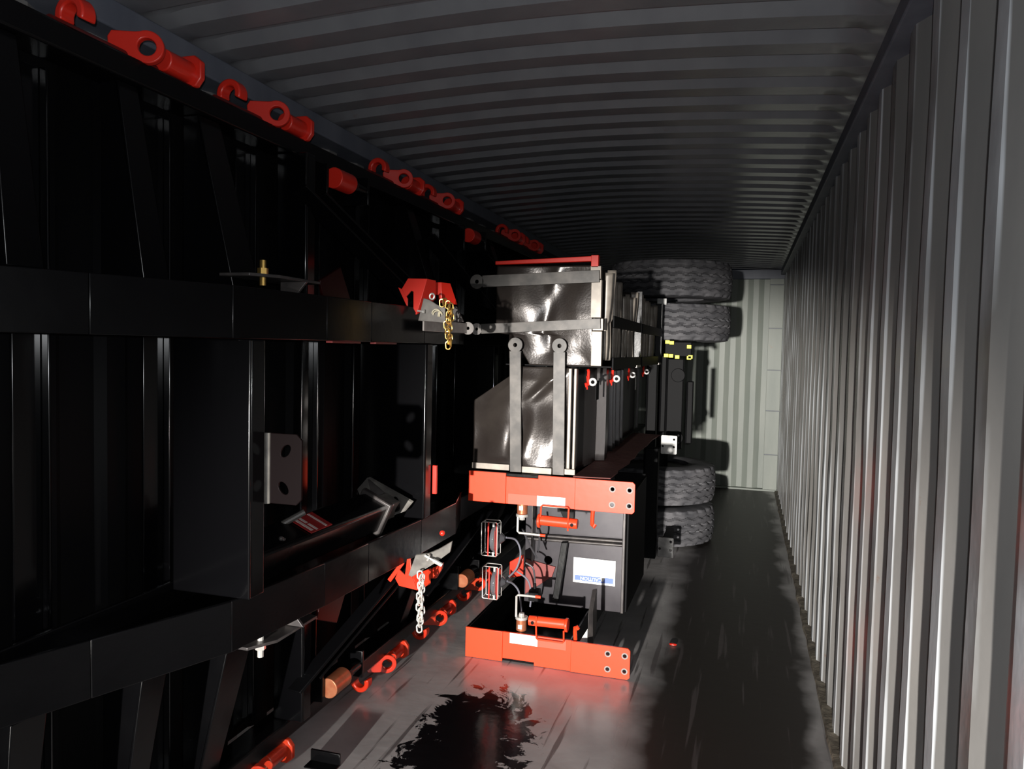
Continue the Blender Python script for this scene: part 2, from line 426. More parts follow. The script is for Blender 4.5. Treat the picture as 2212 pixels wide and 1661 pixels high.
def lock_set(s, Y, X=-1.68, full=True):
    h = 1.21; z = CZ+s*h
    m = RED if s > 0 else REDO
    rod = MB().cyl((X-0.03, Y-0.03, z-s*0.03), (X-0.03, Y+0.47, z-s*0.03), 0.017, seg=14).build('lock_rod', MAROON, CH)
    arc = circ(0, 0, 0.047, 20, -25, 205)+circ(0, 0, 0.025, 20, 205, -25)
    MB().prism([(X+a, Y, z+s*c) for a, c in arc], (0, 0.045, 0)).build('lock_hook', m, rod, bevel=0.006)
    ca, sa = math.cos(R(28)), math.sin(R(28))
    oo = [(-0.100, -0.040), (-0.03, -0.042)]+circ(0, 0, 0.046, 20, -115, 115)+[(-0.03, 0.040), (-0.094, 0.038), (-0.104, 0.02)]
    MB().plate(oo, [circ(0, 0, 0.025, 18)], lambda a, c: (X+0.03+a*ca, Y+0.235+a*sa, z+s*c), (-0.024*sa, 0.024*ca, 0)).build('ring_plate', m, rod, bevel=0.003)
    k = MB(); k.cyl((X, Y+0.33, z), (X, Y+0.44, z), 0.033, seg=18)
    k.prism([(X+a, Y+0.435, z+s*c) for a, c in [(-0.05, -0.045), (0.03, -0.045), (0.05, -0.02), (0.05, 0.03), (0.025, 0.05), (-0.05, 0.05)]], (0, 0.022, 0))
    k.build('end_stop', m, rod, bevel=0.004)


for s in (1, -1):
    zz = lambda h: CZ+s*h
    za, zb = sorted((zz(0.39), zz(0.545)))
    b = MB(); flange_prism(b, front, 0.014, za, zb)
    b.box(-1.735, -1.72, 0.3, 8.6, za, zb)
    zm = zz(0.467)
    for (x0, y0), (x1, y1) in zip(front[:-1], front[1:]):
        b.hexa([(-1.72, y0, zm-0.005), (x0-0.014, y0, zm-0.005), (x1-0.014, y1, zm-0.005), (-1.72, y1, zm-0.005), (-1.72, y0, zm+0.005), (x0-0.014, y0, zm+0.005), (x1-0.014, y1, zm+0.005), (-1.72, y1, zm+0.005)])
    b.build('main_rail', BLACK, CH, bevel=0.004)
    z0, z1 = sorted((zz(1.10), zz(1.17)))
    MB().box(-1.77, -1.66, 0.6, 8.6, z0, z1).build('side_rail', BLACK, CH, bevel=0.008)
    # outriggers from main rail to side rail
    for (Y, xf, w) in ((0.95, -1.70, 0.10), (1.36, -1.64, 0.10), (1.74, -1.60, 0.10), (2.07, -1.555, 0.14), (3.62, -1.50, 0.12), (4.95, -1.50, 0.12), (6.3, -1.50, 0.12)):
        b = MB(); n0 = zz(0.546); n1 = zz(1.10)
        b.hexa([(xf-0.012, Y, n0), (xf, Y, n0), (xf, Y+w, n0), (xf-0.012, Y+w, n0), (-1.70, Y, n1), (-1.688, Y, n1), (-1.688, Y+w*0.72, n1), (-1.70, Y+w*0.72, n1)])
        b.hexa([(-1.75, Y, n0), (xf-0.006, Y, n0), (xf-0.006, Y+0.01, n0), (-1.75, Y+0.01, n0), (-1.75, Y, n1), (-1.692, Y, n1), (-1.692, Y+0.01, n1), (-1.75, Y+0.01, n1)])
        b.build('outrigger', BLACK, CH, bevel=0.003)
    b = MB(); n0, n1 = sorted((zz(0.546), zz(1.10)))
    b.box(-1.73, -1.60, 2.555, 2.565, n0, n1); b.box(-1.61, -1.60, 2.565, 2.62, n0, n1)
    b.build('upright', GLOSS, CH, bevel=0.005)
    for (Y0, Y1, ha, hb) in ((2.50, 3.12, 0.95, 0.58), (2.64, 3.28, 0.95, 0.58), (3.72, 4.25, 0.95, 0.58), (4.6, 5.2, 0.95, 0.58)):
        MB().bar((-1.60, Y0, zz(ha)), (-1.42, Y1, zz(hb)), 0.012, 0.075, (1, 0, 0.3)).build('diagonal_brace', BLACK, CH, bevel=0.002)
    # shelf plate with bolt and triangular gusset
    p = MB().prism([(-1.58, 2.03, zz(0.585)), (-1.47, 2.03, zz(0.585)), (-1.42, 2.12, zz(0.585)), (-1.42, 2.36, zz(0.585)), (-1.58, 2.40, zz(0.585))], (0, 0, s*0.010)).build('shelf_plate', STEEL, CH, bevel=0.002)
    b = MB(); b.cyl((-1.47, 2.10, zz(0.56)), (-1.47, 2.10, zz(0.64)), 0.010, seg=10); b.cyl((-1.47, 2.10, zz(0.596)), (-1.47, 2.10, zz(0.615)), 0.017, seg=6)
    b.build('bolt', GOLD if s > 0 else ZINC, p)
    MB().prism([(-1.50, 2.24, zz(0.584)), (-1.40, 2.24, zz(0.584)), (-1.50, 2.24, zz(0.47))], (0, 0.012, 0)).build('gusset', STEEL, CH, bevel=0.002)
    MB().prism([(-1.42, 2.40, zz(0.50)), (-1.42, 2.58, zz(0.54)), (-1.42, 2.50, zz(0.66)), (-1.42, 2.36, zz(0.60))], (-0.012, 0, 0)).build('dark_gusset', mat('red_reflection_black%d' % s, (0.014, 0.0015, 0.0015), 0.3, spec=0.1), CH, bevel=0.002)  # red reflected by this black plate is painted into its colour
    # cross pins with rusty bushes
    for Y in (2.75, 4.31):
        b = MB(); b.cyl((-1.60, Y+0.12, zz(1.045)), (-1.60, Y+0.26, zz(1.045)), 0.022, seg=14); b.cyl((-1.60, Y+0.13, zz(1.045)), (-1.60, Y+0.16, zz(1.045)), 0.03, seg=8)
        q = b.build('pin_shaft', BLACK, CH)
        MB().cyl((-1.60, Y, zz(1.045)), (-1.60, Y+0.125, zz(1.045)), 0.042, seg=22).build('bush', RED if s > 0 else COPPER, q, bevel=0.003)
        MB().box(-1.735, -1.615, Y-0.02, Y-0.005, *sorted((zz(0.95), zz(1.10)))).build('pin_cheek', BLACK, CH, bevel=0.003)
        MB().box(-1.70, -1.575, Y+0.25, Y+0.265, *sorted((zz(0.98), zz(1.10)))).build('pin_cheek', BLACK, CH, bevel=0.003)
    for Y in ((1.57, 2.2, 3.28, 3.86, 5.2, 5.75) if s > 0 else (1.3, 2.1, 3.17, 3.86, 4.55)):
        lock_set(s, Y)
# members between the two main rails
for Y, xf in ((0.85, -1.69), (1.92, -1.385), (3.10, -1.335), (4.3, -1.415), (5.5, -1.415), (6.7, -1.415)):
    b = MB(); b.box(-1.66, xf, Y, Y+0.010, CZ-0.388, CZ+0.388); b.box(xf-0.010, xf, Y+0.010, Y+0.075, CZ-0.388, CZ+0.388)
    xm = b.build('cross_member', GLOSS, CH, bevel=0.013); xm.modifiers['bevel'].segments = 4
for k in range(12):
    Y = 0.24+0.45*k
    b = MB(); b.box(-1.81, -1.80, Y-0.085, Y, CZ-1.09, CZ+1.09); b.box(-1.81, -1.775, Y, Y+0.008, CZ-1.09, CZ+1.09)
    b.build('deck_batten', GLOSS, CH, bevel=0.003)
b = MB(); st = []
for k in range(34):
    y0 = 0.2+0.25*k; st += [(y0, 0.0), (y0+0.12, 0.0), (y0+0.15, 0.02), (y0+0.22, 0.02)]
Gd = [[b.bm.verts.new((-1.86+d, y_, z_)) for z_ in (Z0+0.12, 1.26, 2.42)] for y_, d in st]
for i in range(len(Gd)-1):
    for k in range(2):
        b.face([Gd[i][k], Gd[i+1][k], Gd[i+1][k+1], Gd[i][k+1]])
b.build('recess_shade_sheet', BLACKD, CH, solid=0.003)  # unseen black sheet added to keep the recess behind the chassis dark
# slotted mounting plate beside the first cross member
ov = lambda cx, cy, a: [(cx+0.022*math.cos(t)*math.cos(a)-0.014*math.sin(t)*math.sin(a), cy+0.022*math.cos(t)*math.sin(a)+0.014*math.sin(t)*math.cos(a)) for t in (2*math.pi*i/14 for i in range(14))]
out = [(0, 0), (0.10, 0.0), (0.118, 0.018), (0.118, 0.20), (0.10, 0.218), (0, 0.218)]
p = MB().plate(out, [ov(0.062, 0.165, 0.9), ov(0.055, 0.05, -0.9)], lambda a, c: (-1.392+a, 2.02, 1.145+c), (0, 0.008, 0)).build('slotted_plate', mat('bronze_plate', (0.0045, 0.0028, 0.003), 0.45, spec=0.05), CH, bevel=0.002)
MB().cyl((-1.395, 2.02, 1.145), (-1.395, 2.02, 1.363), 0.012, seg=12).build('folded_edge', GREYST, p)
b = MB()
for k in range(20):
    b.sphere((-1.412+random.uniform(-.002, .002), 2.01, 1.15+0.0112*k), 0.0055, (0.8, 0.7, 1.2))
b.build('weld_bead', STEEL, p)
# red tie bar and mounting bar near the second cross member
MB().box(-1.335, -1.315, 3.19, 3.205, 0.97, 1.10).build('reflector_strip', RED, CH, bevel=0.002)
q = MB().bar((-1.30, 2.98, 1.728), (-1.27, 3.42, 1.728), 0.008, 0.05).build('mounting_bar', PALE, CH, bevel=0.002)
MB().plate(circ(0, 0, 0.030, 22), [circ(0, 0, 0.008, 12)], lambda a, c: (-1.262+a, 3.42, 1.728+c), (0, 0.008, 0)).build('bar_eye', PALE, q, bevel=0.001)
MB().box(-1.36, -1.335, 2.30, 2.50, 1.643, 1.650).build('tie_strap', MAROON, CH, bevel=0.001)
MB().box(-1.36, -1.335, 2.62, 2.80, 1.643, 1.650).build('tie_strap', MAROON, CH, bevel=0.001)


# lock boxes on the upper and lower rail (red folded plates with a dusty cover plate)
def pz(pts):
    return [V(p) for p in pts]


b = MB()
b.prism(pz([(-1.36, 2.95, 1.921), (-1.272, 2.95, 1.919), (-1.317, 2.95, 1.77), (-1.333, 2.95, 1.795), (-1.334, 2.95, 1.865), (-1.344, 2.95, 1.87), (-1.369, 2.95, 1.842), (-1.388, 2.95, 1.877)]), (0, 0.008, 0))
b.prism(pz([(-1.272, 2.951, 1.919), (-1.317, 2.951, 1.77), (-1.300, 3.02, 1.80), (-1.262, 3.02, 1.84), (-1.262, 3.02, 1.918)]), (-0.008, 0, 0))
b.prism(pz([(-1.406, 2.952, 1.884), (-1.388, 2.952, 1.877), (-1.361, 2.952, 1.837), (-1.361, 2.952, 1.798)]), (0, 0.008, 0))
lb = b.build('lock_box', RED, CH, bevel=0.0015)
b = MB(); b.prism(pz([(-1.303, 3.05, 1.913), (-1.249, 3.05, 1.913), (-1.247, 3.05, 1.825), (-1.261, 3.05, 1.827), (-1.262, 3.05, 1.858), (-1.285, 3.05, 1.863), (-1.302, 3.05, 1.858)]), (0, 0.008, 0))
b.prism(pz([(-1.249, 3.05, 1.913), (-1.228, 3.10, 1.913), (-1.193, 3.10, 1.821), (-1.246, 3.05, 1.825)]), (-0.006, 0.004, 0))
b.build('side_cheek', RED, lb, bevel=0.0015)
cp = MB().prism(pz([(-1.266, 2.9, 1.836), (-1.241, 2.9, 1.829), (-1.202, 2.9, 1.807), (-1.17, 2.9, 1.8), (-1.169, 2.9, 1.735), (-1.289, 2.9, 1.743)]), (0, 0.008, 0)).build('cover_plate', GREYST, lb, bevel=0.002)
MB().prism(pz([(-1.178, 3.0, 1.808), (-1.16, 3.0, 1.808), (-1.126, 3.0, 1.744), (-1.176, 3.0, 1.743)]), (0, 0.01, 0)).build('side_plate', STEEL, lb, bevel=0.002)
MB().tube([(-1.245+0.010*math.cos(t), 2.94, 1.845+0.012*math.sin(t)) for t in (2*math.pi*i/16 for i in range(16))], 0.004, 8, True).build('ring', ZINC, lb)
b = MB(); b.cyl((-1.285, 2.885, 1.783), (-1.258, 2.885, 1.780), 0.004, seg=8); b.cyl((-1.262, 2.885, 1.7805), (-1.254, 2.885, 1.780), 0.008, seg=6)
b.build('cover_bolt', ZINC, lb)
b = MB()
for k in range(3):
    b.tube([(-1.205+0.006*k+0.022*math.cos(t)*math.sin(k+1), 2.892, 1.772+0.018*math.sin(t)-0.006*k) for t in (math.pi*i/8 for i in range(9))], 0.0026, 6)
b.build('tie_wire', mat('tie_wire', (0.55, 0.50, 0.36), 0.5), lb)
b = MB()
b.prism(pz([(-1.345, 2.95, 0.731), (-1.329, 2.95, 0.736), (-1.322, 2.95, 0.662), (-1.293, 2.95, 0.602), (-1.38, 2.95, 0.612), (-1.399, 2.95, 0.642), (-1.381, 2.95, 0.684), (-1.353, 2.95, 0.661)]), (0, 0.008, 0))
b.prism(pz([(-1.322, 2.952, 0.662), (-1.293, 2.952, 0.602), (-1.27, 3.02, 0.612), (-1.27, 3.02, 0.68)]), (0.006, 0.004, 0))
b.bar((-1.365, 2.955, 0.715), (-1.428, 2.955, 0.628), 0.008, 0.018, (1, 0, 0))
lb2 = b.build('lock_box', REDO, CH, bevel=0.0015)
MB().prism(pz([(-1.283, 2.9, 0.768), (-1.226, 2.9, 0.779), (-1.187, 2.92, 0.797), (-1.14, 2.95, 0.827), (-1.148, 2.95, 0.781), (-1.204, 2.92, 0.736), (-1.299, 2.9, 0.673), (-1.315, 2.9, 0.679)]), (0, 0.010, 0.003)).build('cover_plate', GREYST, lb2, bevel=0.002)
b = MB(); b.prism(pz([(-1.284, 3.05, 0.664), (-1.222, 3.05, 0.70), (-1.228, 3.05, 0.67), (-1.252, 3.05, 0.629), (-1.287, 3.05, 0.625)]), (0, 0.02, 0)); b.build('side_cheek', REDO, lb2, bevel=0.002)
b = MB(); b.cyl((-1.235, 2.885, 0.775), (-1.175, 2.90, 0.742), 0.005, seg=8); b.cyl((-1.20, 2.893, 0.756), (-1.165, 2.903, 0.737), 0.009, seg=8); b.cyl((-1.222, 2.886, 0.768), (-1.218, 2.888, 0.766), 0.016, seg=14)
b.build('cover_bolt', ZINC, lb2)
MB().sphere((-1.205, 3.0, 0.845), 0.012).build('red_cap', RED, lb2)


# hanging chains: every link an oval ring of its own
def chain(name, label, m, path, lw, ll, wire, origin):
    t = thing(name, label, 'chain', origin)
    proto = None
    for i, (p, tw) in enumerate(path):
        if proto is None:
            b = MB(); pts = []
            for k in range(16):
                a = 2*math.pi*k/16; cx, cz = math.cos(a)*lw/2, math.sin(a)*lw/2
                pts.append(V(cx, 0, cz+(ll-lw)/2*(1 if math.sin(a) > 0 else -1)))
            b.tube(pts, wire, 6, True)
            for v in b.bm.verts:
                v.co += ORG[t.name]
            proto = b.build('link', m, t); o = proto
        else:
            o = proto.copy(); COL.objects.link(o); o.parent = t
        o.location = V(p)-ORG[t.name]; o.rotation_euler = (0, random.uniform(-0.12, 0.12), tw)
    return t


pth = []
for k in range(9):
    pth.append(((-1.150+0.006*math.sin(k*1.1), 2.88, 1.808-0.0205*k), (k % 2)*1.35+0.15))
for k in range(8):
    pth.append(((-1.134+0.004*math.sin(k), 2.872, 1.798-0.0205*k), (k % 2)*1.35+0.75))
pth.append(((-1.164, 2.882, 1.818), 1.0)); pth.append(((-1.178, 2.885, 1.815), 0.2))
chain('gold_chain', 'short gold chain hanging doubled below the upper red lock box', GOLD, pth, 0.019, 0.031, 0.0030, (-1.145, 2.88, 1.63))
pth = [((-1.251+0.003*math.sin(k*.9), 2.875+0.002*(k % 2), 0.695-0.0225*k), (k % 2)*1.3+0.25) for k in range(11)]
pth += [((-1.239+0.003*math.sin(k*1.3), 2.870, 0.684-0.0225*k), (k % 2)*1.3+0.9) for k in range(9)]
chain('steel_chain', 'bright zinc steel chain hanging from the lower red lock box', ZINC, pth, 0.021, 0.034, 0.0034, (-1.248, 2.92, 0.45))

# ------------------------------------------------------------------ landing leg lying on the lower rail
LG = thing('landing_leg', 'black landing leg with a grey foot and red tag lying on the lower rail', 'trailer leg', (-1.47, 2.55, 0.875))
b = MB()
ax0, ax1 = V(-1.50, 2.12, 0.945), V(-1.47, 2.97, 0.94)
b.bar(ax0, ax1, 0.125, 0.125, (0.45, 0, 1))
tb = b.build('outer_tube', BLACK, LG, bevel=0.012)
b = MB(); b.bar(V(-1.471, 2.94, 0.94), V(-1.470, 2.975, 0.94), 0.15, 0.15, (0.45, 0, 1)); b.build('end_collar', STEEL, LG, bevel=0.006)
MB().bar(V(-1.470, 2.97, 0.94), V(-1.465, 3.12, 0.94), 0.085, 0.085, (0.45, 0, 1)).build('inner_tube', GREYST, LG, bevel=0.008)
ft = MB().prism([(-1.60, 3.16, 1.045), (-1.375, 3.14, 0.955), (-1.40, 3.11, 0.915), (-1.475, 3.09, 0.885), (-1.56, 3.10, 0.890), (-1.645, 3.15, 0.99)], (0.01, 0.012, 0.003)).build('foot_plate', GREYST, LG, bevel=0.002)
b = MB(); b.prism([(-1.59, 3.145, 1.04), (-1.49, 3.125, 0.98), (-1.52, 3.09, 0.90)], (0.006, 0.004, 0.002)); b.build('foot_web', STEEL, ft, bevel=0.001)
b = MB(); b.cyl((-1.475, 3.075, 0.935), (-1.435, 3.125, 0.945), 0.034, seg=18); b.sphere((-1.45, 3.07, 0.94), 0.024); b.build('foot_pivot', BLACK, ft, bevel=0.002)
def tagp(t_, y_, up_):
    return V(-1.459+0.057*t_+0.41*up_, y_, 0.9995-0.0256*t_+0.91*up_)
tg = MB().hexa([tagp(-0.75, 2.40, 0.001), tagp(-0.75, 2.54, 0.001), tagp(0.75, 2.54, 0.001), tagp(0.75, 2.40, 0.001), tagp(-0.75, 2.40, 0.004), tagp(-0.75, 2.54, 0.004), tagp(0.75, 2.54, 0.004), tagp(0.75, 2.40, 0.004)]).build('red_tag', TAGR, LG)
A0, A1, A2 = tagp(-0.75, 2.40, 0.0042), tagp(-0.75, 2.54, 0.0042), tagp(0.75, 2.40, 0.0042)
for (u0, u1, v0, v1) in ((0.08, 0.18, 0.12, 0.9), (0.27, 0.36, 0.06, 0.45), (0.27, 0.36, 0.52, 0.95), (0.72, 0.80, 0.05, 0.95)):
    P4 = [A0+(A1-A0)*u+(A2-A0)*v for u, v in ((u0, v0), (u1, v0), (u1, v1), (u0, v1))]
    MB().prism(P4, (0.001, 0, 0.001)).build('tag_stripe', TAGW, tg)
MB().cyl((-1.50, 2.085, 0.945), (-1.50, 2.12, 0.945), 0.036, seg=20).build('end_cap', REDO, LG, bevel=0.004)
MB().tube([(-1.55, 2.33, 0.985), (-1.50, 2.38, 1.02), (-1.455, 2.42, 1.05)], 0.011, 10).build('crank_stub', GREYST, LG)
for k in range(3):
    MB().sphere((-1.43-0.012*k, 2.24+0.03*k, 1.0-0.012*k), 0.008).build('grease_nipple', STEEL, LG)

for o in bpy.data.objects:
    if o == LG:
        o.location.y -= 0.09

# ------------------------------------------------------------------ centre chassis with red end beams, on its side
CC = thing('bogie_chassis', 'black wheeled chassis section on its side with two red end beams', 'chassis', (-0.95, 5.2, Z0))
CM = 0.480
for s in (-1, 1):
    zz = lambda h: CM+s*h
    # red end beam: three plates, notch on the outer edge of the middle one
    o, i_ = zz(0.503), zz(0.342)
    def rect(x0, x1, a, c, y, t):
        z0, z1 = sorted((a, c)); return (x0, x1, y, y+t, z0, z1)
    eb = MB().box(*rect(-1.382, -1.174, o, i_, 3.80, 0.012)).build('end_beam', BEAM, CC, bevel=0.002)
    nt0 = zz(0.485)
    mid = [(-1.174, i_), (-0.803, i_), (-0.803, o), (-1.0, o), (-1.0, nt0), (-1.165, nt0), (-1.174, nt0)]
    MB().prism([(x, 3.803, z) for x, z in mid], (0, 0.012, 0)).build('middle_plate', BEAM, eb, bevel=0.002)
    cs = lambda x, z: circ(x, z, 0.0105, 14)
    hz = [(-0.611, zz(0.382)), (-0.525, zz(0.382)), (-0.611, zz(0.461)), (-0.525, zz(0.461))]
    z0, z1 = sorted((i_, o))
    oc = [(-0.803, z0), (-0.51, z0), (-0.498, z0+0.012), (-0.498, z1-0.012), (-0.51, z1), (-0.803, z1)]
    MB().plate(oc, [cs(*h) for h in hz], lambda a, c: (a, 3.797, c), (0, 0.012, 0)).build('bolt_plate', BEAM, eb, bevel=0.0015)
    for h in hz:
        MB().plate(circ(h[0], h[1], 0.0165, 16), [circ(h[0], h[1], 0.0102, 12)], lambda a, c: (a, 3.7955, c), (0, 0.0014, 0)).build('bare_ring', PALE, eb)
    xl0, xl1 = ((-1.134, -0.982) if s < 0 else (-1.003, -0.853))
    z0, z1 = sorted((zz(0.343), zz(0.397)))
    MB().box(xl0, xl1, 3.8005, 3.8028, z0, z1).build('white_label', WHITE, eb)
    xm0, xm1 = ((-0.98, -0.83) if s < 0 else (-1.16, -1.006))
    MB().box(xm0, xm1, 3.8012, 3.8028, z0, z1).build('pale_label', mat('label_red%d' % s, (0.70, 0.075, 0.035), 0.5), eb)
    # rail: web plus two flanges, running back
    z0, z1 = sorted((zz(0.502), zz(0.343)))
    b = MB(); b.box(-1.382, -1.366, 3.812, 7.6, z0, z1); b.box(-0.815, -0.803, 3.815, 7.6, z0, z1); zm = zz(0.43)
    b.box(-1.366, -0.815, 3.815, 7.6, zm-0.006, zm+0.006); b.box(-1.366, -0.815, 3.815, 3.83, z0, z1)
    b.build('rail', BLACK, CC, bevel=0.003)
    # locking pin with wire handle
    zp = zz(0.262) if s < 0 else zz(0.268)
    x0, x1 = (-1.030, -0.835) if s < 0 else (-0.785, -0.98)
    d = 1 if x1 > x0 else -1
    pn = MB().cyl((x0, 3.80, zp), (x1, 3.80, zp+0.004), 0.026, seg=22).build('locking_pin', BEAM, CC, bevel=0.003)
    MB().cyl((x1, 3.80, zp), (x1+0.014*d, 3.80, zp), 0.036, seg=22).build('pin_head', BEAM, pn, bevel=0.003)
    MB().cyl((x0+0.025*d, 3.771, zp-0.002), (x0+0.025*d, 3.776, zp-0.002), 0.009, seg=12).build('pin_hole', BLACKD, pn)
    xa = x0+0.045*d; xb = x1-0.004*d; zh = zz(0.352)
    MB().tube([(xa, 3.775, zp-s*0.034), (xa, 3.775, zp+s*0.02), (xa, 3.785, zh-s*0.006), (xa+0.006*d, 3.785, zh), (xb-0.006*d, 3.785, zh), (xb, 3.785, zh-s*0.006), (xb, 3.778, zp+s*0.025)], 0.0045, 8).build('wire_handle', BEAM, pn)
    # hook
    xk = -0.787 if s < 0 else -0.713
    MB().tube([(xk, 3.83, zz(0.345)), (xk, 3.815, zz(0.30)), (xk+0.004, 3.80, zz(0.27)), (xk+0.012, 3.795, zz(0.262)), (xk+0.018, 3.80, zz(0.275))], 0.0105, 10).build('red_hook', BEAM, CC)
    # spring bush and crank handle
    xc = -1.088 if s < 0 else -1.097
    bu = MB().cyl((xc, 3.86, zz(0.343)), (xc, 3.86, zz(0.283)), 0.028, seg=22).build('spring_bush', COPPER, CC, bevel=0.003)
    b = MB(); b.cyl((xc, 3.86, zz(0.283)), (xc, 3.86, zz(0.268)), 0.033, seg=22); b.cyl((xc, 3.86, zz(0.268)), (xc, 3.86, zz(0.25)), 0.016, seg=6); b.box(xc-0.012, xc+0.012, 3.83, 3.84, *sorted((zz(0.33), zz(0.305))))
    b.build('bush_cap', ZINC, bu, bevel=0.002)
    xh = -1.116 if s < 0 else -1.118; xe = -0.983 if s < 0 else -0.966
    MB().tube([(xh, 3.85, zz(0.27)), (xh, 3.85, zz(0.19 if s > 0 else 0.16)), (xh+0.008, 3.85, zz(0.182 if s > 0 else 0.152)), (xe, 3.85, zz(0.180 if s > 0 else 0.150))], 0.0062, 10).build('crank_handle', ZINC, bu)
    MB().cyl((xe-0.028, 3.85, zz(0.180 if s > 0 else 0.150)), (xe, 3.85, zz(0.180 if s > 0 else 0.150)), 0.008, seg=12).build('handle_tip', BEAM, bu)

# back plate between the rails with its fittings
BPX0, BPX1 = -1.20, -0.610
bk = MB().plate([(BPX0, 0.142), (BPX1, 0.142), (BPX1, 0.816), (BPX0, 0.816)], [circ(-1.058, 0.402, 0.024, 18)], lambda a, c: (a, 4.30, c), (0, 0.012, 0)).build('back_plate', mat('back_plate_paint', (0.030, 0.027, 0.032), 0.32, metal=0.25, var=(0.045, 0.04, 0.045), vscale=10), CC, bevel=0.002)
MB().box(-0.622, -0.606, 4.262, 4.30, 0.15, 0.80).build('edge_angle', STEEL, bk, bevel=0.003)
for zq in (0.560, 0.538):
    MB().cyl((-1.19, 4.275, zq-0.012), (-0.612, 4.275, zq), 0.0095, seg=12).build('air_pipe', STEEL, bk)
MB().prism([(-0.969, 4.24, 0.529), (-0.931, 4.24, 0.533), (-0.968, 4.20, 0.195), (-1.006, 4.20, 0.195)], (0, 0.02, 0.004)).build('back_brace', BLACK, bk, bevel=0.003)
MB().prism([(-1.03, 4.255, 0.80), (-0.90, 4.255, 0.80), (-0.905, 4.255, 0.66), (-0.94, 4.255, 0.62)], (0, 0.012, 0)).build('gusset', BLACK, bk, bevel=0.002)
MB().box(-1.146, -1.138, 4.23, 4.30, 0.40, 0.80).build('divider', STEEL, bk, bevel=0.002)
MB().prism([(-1.19, 4.285, 0.19), (-1.03, 4.285, 0.31), (-1.01, 4.285, 0.37), (-1.19, 4.285, 0.40)], (0, 0.012, 0)).build('red_reflection_plate', mat('reflected_red', (0.20, 0.035, 0.03), 0.4), bk, bevel=0.002)  # red reflection on the back plate, built as a coloured plate
MB().prism([(-0.736, 3.90, 0.265), (-0.717, 3.93, 0.265), (-0.713, 3.93, 0.07), (-0.736, 3.90, 0.07)], (0, 0.10, 0.09)).build('web_plate', STEEL, CC, bevel=0.002)
MB().prism([(-0.781, 3.87, 0.10), (-0.736, 3.89, 0.10), (-0.736, 3.89, 0.178)], (0, 0.01, 0)).build('web_gusset', WPLATE, CC, bevel=0.001)
MB().box(-0.803, -0.66, 3.81, 3.90, 0.085, 0.10).build('shelf_plate', STEEL, CC, bevel=0.002)
# caution sign, upside down because the chassis lies on its side
sg = MB().box(-0.905, -0.661, 4.292, 4.296, 0.293, 0.438).build('caution_sign', WHITE, bk)
MB().box(-0.895, -0.852, 4.2905, 4.292, 0.307, 0.336).build('sign_band', BLUE, sg)
MB().box(-0.852, -0.671, 4.2905, 4.292, 0.305, 0.336).build('sign_band', BLUE, sg)
MB().prism([(-0.746, 4.2895, 0.336), (-0.718, 4.2895, 0.336), (-0.732, 4.2895, 0.309)], (0, 0.001, 0)).build('sign_triangle', WHITE, sg)
for k in range(2):
    MB().box(-0.731, -0.724, 4.2912, 4.292, 0.405-0.032*k, 0.420-0.032*k).build('sign_text_line', PGREY, sg)
    MB().box(-0.708, -0.702, 4.2912, 4.292, 0.400-0.030*k, 0.418-0.030*k).build('sign_text_line', PGREY, sg)
fc = bpy.data.curves.new('caution_text', 'FONT'); fc.body = 'CAUTION'; fc.size = 0.028; fc.align_x = 'CENTER'; fc.align_y = 'CENTER'; fc.extrude = 0.0004
fo = bpy.data.objects.new('tmp_text', fc); me = bpy.data.meshes.new_from_object(fo)
bpy.data.objects.remove(fo); me.materials.append(WHITE)
M3 = Matrix.Translation(V(-0.800, 4.2898, 0.321)-ORG[sg.name]) @ Matrix.Rotation(math.pi, 4, 'Y') @ Matrix.Rotation(R(90), 4, 'X')
me.transform(M3)
to = bpy.data.objects.new('sign_lettering', me); COL.objects.link(to); to.parent = sg; ORG[to.name] = ORG[sg.name]

# caged marker lamps with cables
for (z0, z1, dx) in ((0.536, 0.716, 0.0), (0.306, 0.478, 0.010)):
    x0, x1 = -1.302+dx, -1.215+dx; ya, yb = 3.80, 3.86
    b = MB()
    def loop(xa, xb, yy):
        return [(xa, yy, z0+0.006), (xa+0.006, yy, z0), (xb-0.006, yy, z0), (xb, yy, z0+0.006), (xb, yy, z1-0.006), (xb-0.006, yy, z1), (xa+0.006, yy, z1), (xa, yy, z1-0.006)]
    b.tube(loop(x0, x1, ya), 0.0030, 6, True); b.tube(loop(x0, x1, yb), 0.0030, 6, True)
    for q in (0, 2, 4, 6):
        p, p2 = loop(x0, x1, ya)[q], loop(x0, x1, yb)[q]; b.tube([p, p2], 0.003, 6)
    cg = b.build('lamp_cage', ZINC, CC)
    MB().bar(((x0+x1)/2-0.006, ya, z0), ((x0+x1)/2-0.006, ya, z1), 0.007, 0.006, (0, 1, 0)).build('cage_bar', RED, cg)
    MB().bar((x1-0.005, ya, z0), (x1-0.005, ya, z1), 0.004, 0.006, (0, 1, 0)).build('cage_bar', RED, cg)
    MB().cyl((x0+0.055, 3.83, (z0+z1)/2), (x0+0.078, 3.83, (z0+z1)/2), 0.068, 0.075, seg=28).build('lamp_body', LENS, cg, bevel=0.005)
    b = MB()
    for zt in (z0+0.012, z1-0.012):
        b.cyl((x0+0.066, 3.80, zt-0.010), (x0+0.066, 3.80, zt+0.010), 0.006, seg=8)
    b.build('terminal', WPLATE, cg)
    MB().cyl((x1+0.010, 3.84, (z0+z1)/2), (x1+0.030, 3.84, (z0+z1)/2), 0.030, 0.012, seg=18).build('rubber_boot', RUBD, cg)


